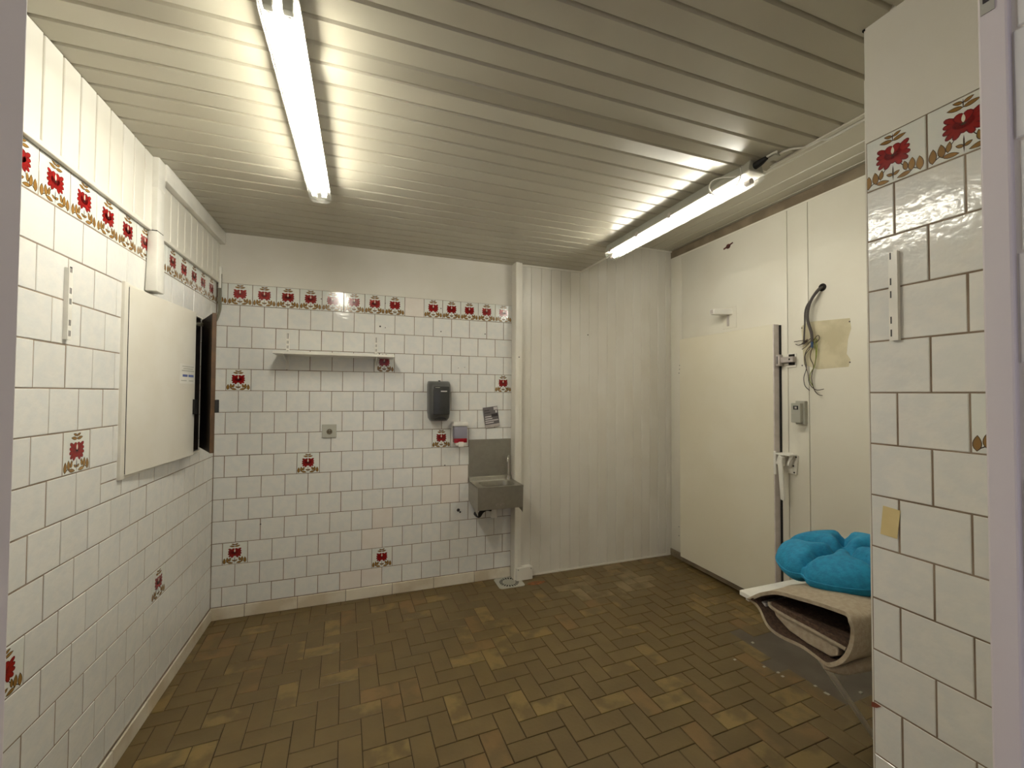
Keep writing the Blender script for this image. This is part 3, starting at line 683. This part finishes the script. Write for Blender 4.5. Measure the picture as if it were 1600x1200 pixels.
# square corners of the deck
MB().prism([(X0, Y1), (X1, Y1), (X1, Y1+.014), (X0, Y1+.014)], 'Z', ZD-.008, ZD+.0006).prism([(X0, Y1), (X0+.012, Y1), (X0+.012, -.028), (X0, -.028)], 'Z', ZD-.008, ZD+.0006).prism([(X1-.012, Y1), (X1, Y1), (X1, -.028), (X1-.012, -.028)], 'Z', ZD-.008, ZD+.0006).build('deck_rim', M_metal, sk)
MB().box(X0, X1, Y1-.002, Y1+.004, .672, ZD-.012).box(X0-.001, X1+.001, Y1-.006, Y1+.004, ZD-.016, ZD+.0008).build('front_apron', M_metal, sk)
for a in (X0, X1-.003): MB().prism([(-.001, .872), (-.026, .866), (-.03, ZD-.002), (Y1, ZD-.002), (Y1, .632), (-.001, .684)], 'X', a, a+.003).build('side_panel', M_metal, sk)
dr_ = MB()
for a, z in ((1.965,.704),(1.978,.712),(2.0,.706),(2.012,.713),(2.026,.708),(2.002,.700)): dr_.box(a-.005, a+.005, Y1-.0032, Y1-.0018, z-.003, z+.003)
dr_.build('scuff_marks', M_alu, sk)
fx, fy = 2.150, -.052
tp = MB().tube(catmull([(fx, fy, ZD), (fx, fy, .93), (fx+.0, fy, 1.0), (fx-.004, fy-.01, 1.035), (fx-.015, fy-.035, 1.046), (fx-.026, fy-.058, 1.03), (fx-.03, fy-.066, 1.004)], 6), .0085, 10).build('spout', M_chrome, sk, smooth=True); tp['label'] = 'chrome swan neck tap'
MB().tube([(fx, fy, ZD), (fx, fy, ZD+.02), (fx, fy, ZD+.022), (fx, fy, ZD+.034)], [.020, .018, .014, .013], 14).build('tap_base', M_chrome, sk, smooth=True)
MB().tube([(1.985, -.18, .72), (1.985, -.18, .665), (1.985, -.18, .655), (1.985, -.18, .575)], [.016, .016, .028, .027], 14).build('waste_trap', M_wplast, sk, smooth=True)
MB().tube(catmull([(1.965, -.18, .64), (1.925, -.17, .645), (1.89, -.16, .625), (1.875, -.12, .58), (1.875, -.02, .57)], 5), .018, 10).build('waste_hose', M_black, sk, smooth=True)
MB().tube(catmull([(2.02, -.12, .66), (2.06, -.1, .64), (2.12, -.09, .65), (2.13, -.03, .64)], 5), .006, 8).build('supply_hose', M_alu, sk, smooth=True)
MB().tube(catmull([(2.03, -.14, .645), (2.08, -.12, .62), (2.13, -.10, .62), (2.14, -.03, .60)], 5), .006, 8).build('supply_hose', M_alu, sk, smooth=True)
MB().box(2.02, 2.14, -.16, -.05, .648, .664).build('knee_valve', M_greyd, sk, .004)

# floor drain
gd = thing('floor_drain', 'round slotted light grey drain grate in the floor under the sink corner', 'drain', (2.13, -.13, 0))
gx, gy = 2.142, -.112
MB().prism(rr(gx-.11, gx+.11, gy-.1, gy+.094, .025, 3), 'Z', -.004, .003).build('frame', M_lgrey, gd)
for k in range(20):
    a0 = 2*math.pi*k/20; a1 = a0+.17
    q = [(gx+r*math.cos(a), gy+r*math.sin(a)) for r, a in ((.054,a0),(.082,a0),(.082,a1),(.054,a1))]
    if max(p_[1] for p_ in q) < -.015: MB().prism(q, 'Z', .0028, .0036).build('slot', M_black, gd)
MB().tube([(gx, gy, .002), (gx, gy, .0036)], .046, 20).build('centre_plate', mat('grate_grey', (166, 164, 150), .6), gd)

# ================================================================== COLD ROOM WALL THINGS
# exposed cables
ec = thing('cut_cable', 'cut electrical cables hanging with loose wires from a hole in the cream wall', 'cable', HOLE)
hy, hz = HOLE.y, HOLE.z
A = catmull([(XW+.004, hy, hz), (XW-.03, hy+.01, hz-.02), (XW-.05, hy+.05, hz-.10), (XW-.045, hy+.07, hz-.20), (XW-.03, hy+.055, hz-.30), (XW-.025, hy+.055, hz-.36)], 6)
B_ = catmull([(XW+.004, hy+.008, hz-.004), (XW-.02, hy+.02, hz-.03), (XW-.035, hy+.085, hz-.12), (XW-.03, hy+.10, hz-.24), (XW-.02, hy+.115, hz-.37)], 6)
MB().tube(A, .0095, 8).build('thick_cable', M_cable, ec, smooth=True)
MB().tube(B_, .0055, 8).build('thin_cable', M_cable, ec, smooth=True)
MB().tube([A[-1], A[-1]+Vector((0, 0, -.04))], [.009, .006], 8).build('blue_core', M_blue, ec, smooth=True)
S1 = A[-1]; S2 = B_[-1]
def wire(S, uv, m, x=XW-.02):
    pts = [S]+[on(u, v, X=x) for u, v in uv]
    MB().tube(catmull(pts, 5), .0026, 5).build('wire', m, ec, smooth=True)
wire(S2, ((1258,532),(1241,534)), M_brn); wire(S2, ((1262,530),(1250,539),(1243,538)), M_brn)
wire(S1, ((1268,528),(1258,536),(1249,539)), M_brn); wire(S1, ((1270,530),(1260,541),(1253,546)), M_brn)
wire(S1, ((1268,538),(1259,550),(1257,565),(1262,583),(1265,600),(1275,609),(1287,608)), M_brn)
wire(S1, ((1272,535),(1275,550),(1273,570),(1266,585),(1266,596),(1271,604)), M_gy)
wire(S1, ((1276,530),(1276,552),(1274,565),(1271,577)), M_gy)
wire(S1, ((1270,540),(1266,558),(1271,572),(1268,590),(1272,608),(1278,616),(1285,618)), M_brn)
wire(S1, ((1265,545),(1258,556),(1260,575),(1256,590),(1258,603),(1265,610)), M_cable)
wire(S1, ((1278,524),(1280,530),(1274,536)), M_brn)

th = thing('thermostat', 'small light grey thermostat box with a dark display beside the cold room door', 'thermostat', (XW-.03, -1.36, 1.37))
MB().box(XW-.032, XW, -1.410, -1.345, 1.372, 1.535).build('rear_box', M_lgrey, th, .004)
MB().box(XW-.062, XW-.030, -1.400, -1.335, 1.385, 1.520).build('front_cover', M_lgrey, th, .004)
MB().box(XW-.0635, XW-.0615, -1.388, -1.352, 1.475, 1.502).build('display', M_greyd, th, .002)
MB().box(XW-.0642, XW-.063, -1.378, -1.364, 1.482, 1.495).build('symbol', M_alu, th)
MB().box(XW-.0628, XW-.0615, -1.398, -1.337, 1.448, 1.4505).build('flap_joint', M_alu, th)

# upper catch of the cold room door
ct = thing('door_catch', 'metal roller catch beside the upper part of the cold room door', 'door catch', (XW, -1.29, 1.83))
MB().box(XW-.006, XW, -1.335, -1.262, 1.772, 1.872).build('plate', M_white, ct, .004)
MB().box(XW-.012, XW-.005, -1.325, -1.285, 1.790, 1.866).build('recess', M_dark, ct)
MB().box(XW-.040, XW-.010, -1.338, -1.242, 1.808, 1.848).build('arm', M_alu, ct, .004)
MB().box(XW-.042, XW-.039, -1.316, -1.306, 1.823, 1.835).build('screw', M_black, ct)
MB().tube([(XW-.035, -1.226, 1.800), (XW-.035, -1.226, 1.856)], .016, 12).build('roller', M_greyd, ct, smooth=True)
MB().box(XW-.05, XW-.018, -1.245, -1.214, 1.786, 1.868).build('keeper', M_alu, ct, .004)

# lever latch
hd = thing('lever_latch', 'white lever latch hanging at the edge of the cold room door', 'latch', (XW, -1.28, 1.0))
MB().prism([(-1.345, 1.150), (-1.300, 1.165), (-1.25, 1.165), (-1.25, 1.02), (-1.335, 1.015)], 'X', XW-.014, XW).build('wall_plate', M_white, hd, .002)
MB().box(XW-.085, XW-.070, -1.236, -1.216, 1.005, 1.17).build('keeper_bar', M_wplast, hd, .004)
MB().box(XW-.082, XW-.012, -1.34, -1.225, 1.148, 1.160).build('top_arm', M_wplast, hd, .003)
MB().prism([(-1.34, 1.158), (-1.328, 1.162), (-1.298, 1.08), (-1.310, 1.075)], 'X', XW-.06, XW-.045).build('side_arm', M_wplast, hd, .002)
MB().prism([(-1.292, 1.135), (-1.262, 1.150), (-1.240, 1.085), (-1.285, 1.07)], 'X', XW-.095, XW-.055).build('hub', M_wplast, hd, .004)
MB().prism([(-1.292, 1.10), (-1.258, 1.10), (-1.278, .838), (-1.306, .832)], 'X', XW-.098, XW-.082).build('lever', M_wplast, hd, .005)
for a, z in ((-1.315, 1.075), (-1.335, 1.14), (-1.32, 1.03)): MB().box(XW-.016, XW-.0135, a-.005, a+.005, z-.005, z+.005).build('screw', M_greyd, hd)

# closer bracket above the door
bk = thing('door_bracket', 'small white bracket box on the wall above the cold room door', 'bracket', (XW, -.76, 2.25))
MB().box(XW-.006, XW, -.835, -.70, 2.13, 2.31).build('mounting_plate', M_cream, bk, .002)
MB().prism([(XW-.004, -.80), (XW-.15, -.745), (XW-.15, -.70), (XW-.004, -.715)], 'Z', 2.243, 2.288).build('arm', M_wplast, bk, .003)
MB().box(XW-.152, XW-.149, -.735, -.708, 2.250, 2.281).build('socket', M_alu, bk)
MB().box(XW-.012, XW-.005, -.765, -.745, 2.15, 2.243).build('stub', M_alu, bk, .002)

# ================================================================== TABLE, RUG, CUSHION
tb = thing('folding_table', 'white folding table with a slanting leg under the rug', 'table', (2.95, -2.2, 0))
MB().prism([(2.535, -2.034), (2.535, -2.16), (2.60, -2.16), (2.60, -2.44), (3.50, -2.44), (3.50, -2.034)], 'Z', .702, .722).build('table_top', M_wplast, tb, .002, seg=1)
MB().box(2.56, 3.48, -2.060, -2.045, .680, .703).build('apron', M_wplast, tb)
p1 = on(1370, 1157, Z=.006); p0 = p1+(Vector((2.555, -2.270, .70))-p1)*.985
dl = (p1-p0).normalized(); sd = Vector((0,1,0)); up2 = dl.cross(sd).normalized()
MB().tube([p0, p1], .0115, 14).build('slanting_leg', M_wplast, tb, smooth=True)
for yy in (-2.08, -2.41): MB().box(3.45, 3.475, yy-.012, yy+.012, 0, .703).build('leg', M_wplast, tb)
MB().box(3.455, 3.47, -2.41, -2.08, .1, .12).build('stretcher', M_wplast, tb)

rg = thing('folded_rug', 'folded beige backed rug with brown pile inside, lying on the table end', 'rug', (2.8, -2.35, .722))
# section of the folded rug (Y, Z), running along X
loop = [(-2.118,.735), (-2.175,.780), (-2.255,.824), (-2.36,.840), (-2.45,.848), (-2.502,.852), (-2.522,.832), (-2.512,.78), (-2.492,.71), (-2.468,.668), (-2.425,.643), (-2.34,.644), (-2.28,.647), (-2.215,.665), (-2.165,.692), (-2.128,.716)]
def shell(sec, xa, xb, t, m, name, mi=None, n=4, closed=True, wob=.006):
    pts = catmull([(0, a, b_) for a, b_ in (sec+[sec[0]] if closed else sec)], n)
    if closed: pts = pts[:-1]
    k = len(pts); inn = []
    for q in range(k):
        a, b_ = pts[(q-1) % k if closed else max(q-1, 0)], pts[(q+1) % k if closed else min(q+1, k-1)]
        d_ = (b_-a).normalized(); inn.append(pts[q]+Vector((0, d_.z, -d_.y))*(-t))
    vs = []; NX = 8
    for l in range(NX+1):
        s_ = l/NX; xx = xa+(xb-xa)*s_
        for ring in (pts, inn):
            for q, p_ in enumerate(ring):
                w_ = wob*math.sin(3.1*s_*6+q*.7)*(1 if l else .3); edge = (.03*math.sin(q*.45+.6) if l == 0 else 0)*.5
                vs.append((xx+edge, p_.y+w_*.5, p_.z+w_*.6))
    fs = []; ii = []
    rng = range(k) if closed else range(k-1)
    for l in range(NX):
        for o_, base in ((0, 0), (1, k)):
            for q in rng: fs.append((l*2*k+base+q, l*2*k+base+(q+1) % k, (l+1)*2*k+base+(q+1) % k, (l+1)*2*k+base+q)); ii.append(o_ if mi else 0)
    for q in rng:
        fs.append((q, (q+1) % k, k+(q+1) % k, k+q)); ii.append(0)
        e = NX*2*k; fs.append((e+q, e+(q+1) % k, e+k+(q+1) % k, e+k+q)); ii.append(0)
    b = MB(); b.add(vs, fs); b.i = ii
    return b.build(name, [m] if not mi else [m, mi], rg, smooth=True)
shell(loop, 2.492, 3.10, .013, M_rugb, 'outer_fold', M_rugp)
inner = [(-2.185,.742), (-2.20,.728), (-2.26,.722), (-2.36,.722), (-2.45,.720), (-2.480,.718), (-2.480,.740), (-2.45,.744), (-2.36,.746), (-2.26,.748), (-2.20,.752)]
MB().prism(inner, 'X', 2.522, 3.05).build('pile_layer', M_rugp, rg, .003)
MB().tube(catmull([(2.522, -2.19, .745), (2.518, -2.20, .730), (2.518, -2.26, .724), (2.518, -2.36, .723), (2.518, -2.476, .720)], 5), .0065, 8).build('bound_edge', M_rugb, rg, smooth=True)
MB().prism([(-2.205,.718), (-2.215,.700), (-2.27,.672), (-2.34,.662), (-2.42,.662), (-2.447,.680), (-2.447,.716)], 'X', 2.524, 2.60).build('lower_fold', M_rugb, rg, .004)
MB().tube(catmull([(2.498, -2.415, .632), (2.53, -2.452, .636), (2.60, -2.472, .648), (2.70, -2.48, .658)], 4), [.010+.0012*k for k in range(13)], 12).build('rolled_corner', M_rugb, rg, smooth=True)

cu = thing('seat_cushion', 'turquoise blue tufted seat cushion on top of the folded rug', 'cushion', (2.845, -2.255, .87))
NR, NT = 22, 96; R0 = .228; vs = []; fs = []
ccx, ccy, ccz = 2.852, -2.258, .886
tuft = [(0, 0)]+[(.105*math.cos(math.radians(a)), .105*math.sin(math.radians(a))) for a in (30, 102, 174, 246, 318)]
def top(r, a):
    x_, y_ = r*math.cos(a), r*math.sin(a); e = max(0, 1-(r/R0)**4.6)
    h = .084*e**.5
    for tx, ty in tuft: h -= .050*math.exp(-((x_-tx)**2+(y_-ty)**2)/.0011)*e**.3
    for k, ang in enumerate((30, 102, 174, 246, 318)):
        dA = (a-math.radians(ang)+math.pi) % (2*math.pi)-math.pi; dist = abs(r*math.sin(dA))
        if abs(dA) < 1.2: h -= .034*math.exp(-(dist/.019)**2)*min(1, e*2.2)
    return h
def lobe(a): return .03-.11*sum(math.exp(-(((a-math.radians(g)+math.pi) % (2*math.pi)-math.pi)/.11)**2) for g in (30, 102, 174, 246, 318))
def tilt(x_, y_): return .15*(x_*.94-y_*.335)
for side in (1, -1):
    for i_ in range(NR+1):
        r = R0*math.sin(math.pi/2*i_/NR)
        for j in range(NT):
            a = 2*math.pi*j/NT; rad = r*(1+lobe(a)*(r/R0)**2)
            h = top(r, a)*(1 if side == 1 else .72)
            vs.append((ccx+rad*math.cos(a), ccy+rad*math.sin(a), ccz+side*h+tilt(rad*math.cos(a), rad*math.sin(a))))
for side in (0, 1):
    o_ = side*(NR+1)*NT
    for i_ in range(NR):
        for j in range(NT): fs.append((o_+i_*NT+j, o_+i_*NT+(j+1) % NT, o_+(i_+1)*NT+(j+1) % NT, o_+(i_+1)*NT+j))
b = MB(); b.add(vs, fs); ob = b.build('padding', M_cush, cu, smooth=True)
bm = bmesh.new(); bm.from_mesh(ob.data); bmesh.ops.remove_doubles(bm, verts=list(bm.verts), dist=.0004); bmesh.ops.recalc_face_normals(bm, faces=list(bm.faces)); bm.to_mesh(ob.data); bm.free()
ob.data.polygons.foreach_set('use_smooth', [True]*len(ob.data.polygons))
ring = [(ccx+q*math.cos(a), ccy+q*math.sin(a), ccz+tilt(q*math.cos(a), q*math.sin(a))) for a, q in [(2*math.pi*k/96, R0*(1+lobe(2*math.pi*k/96))) for k in range(97)]]
MB().tube(ring, .0032, 6, cap=False).build('piping', M_cush, cu, smooth=True)
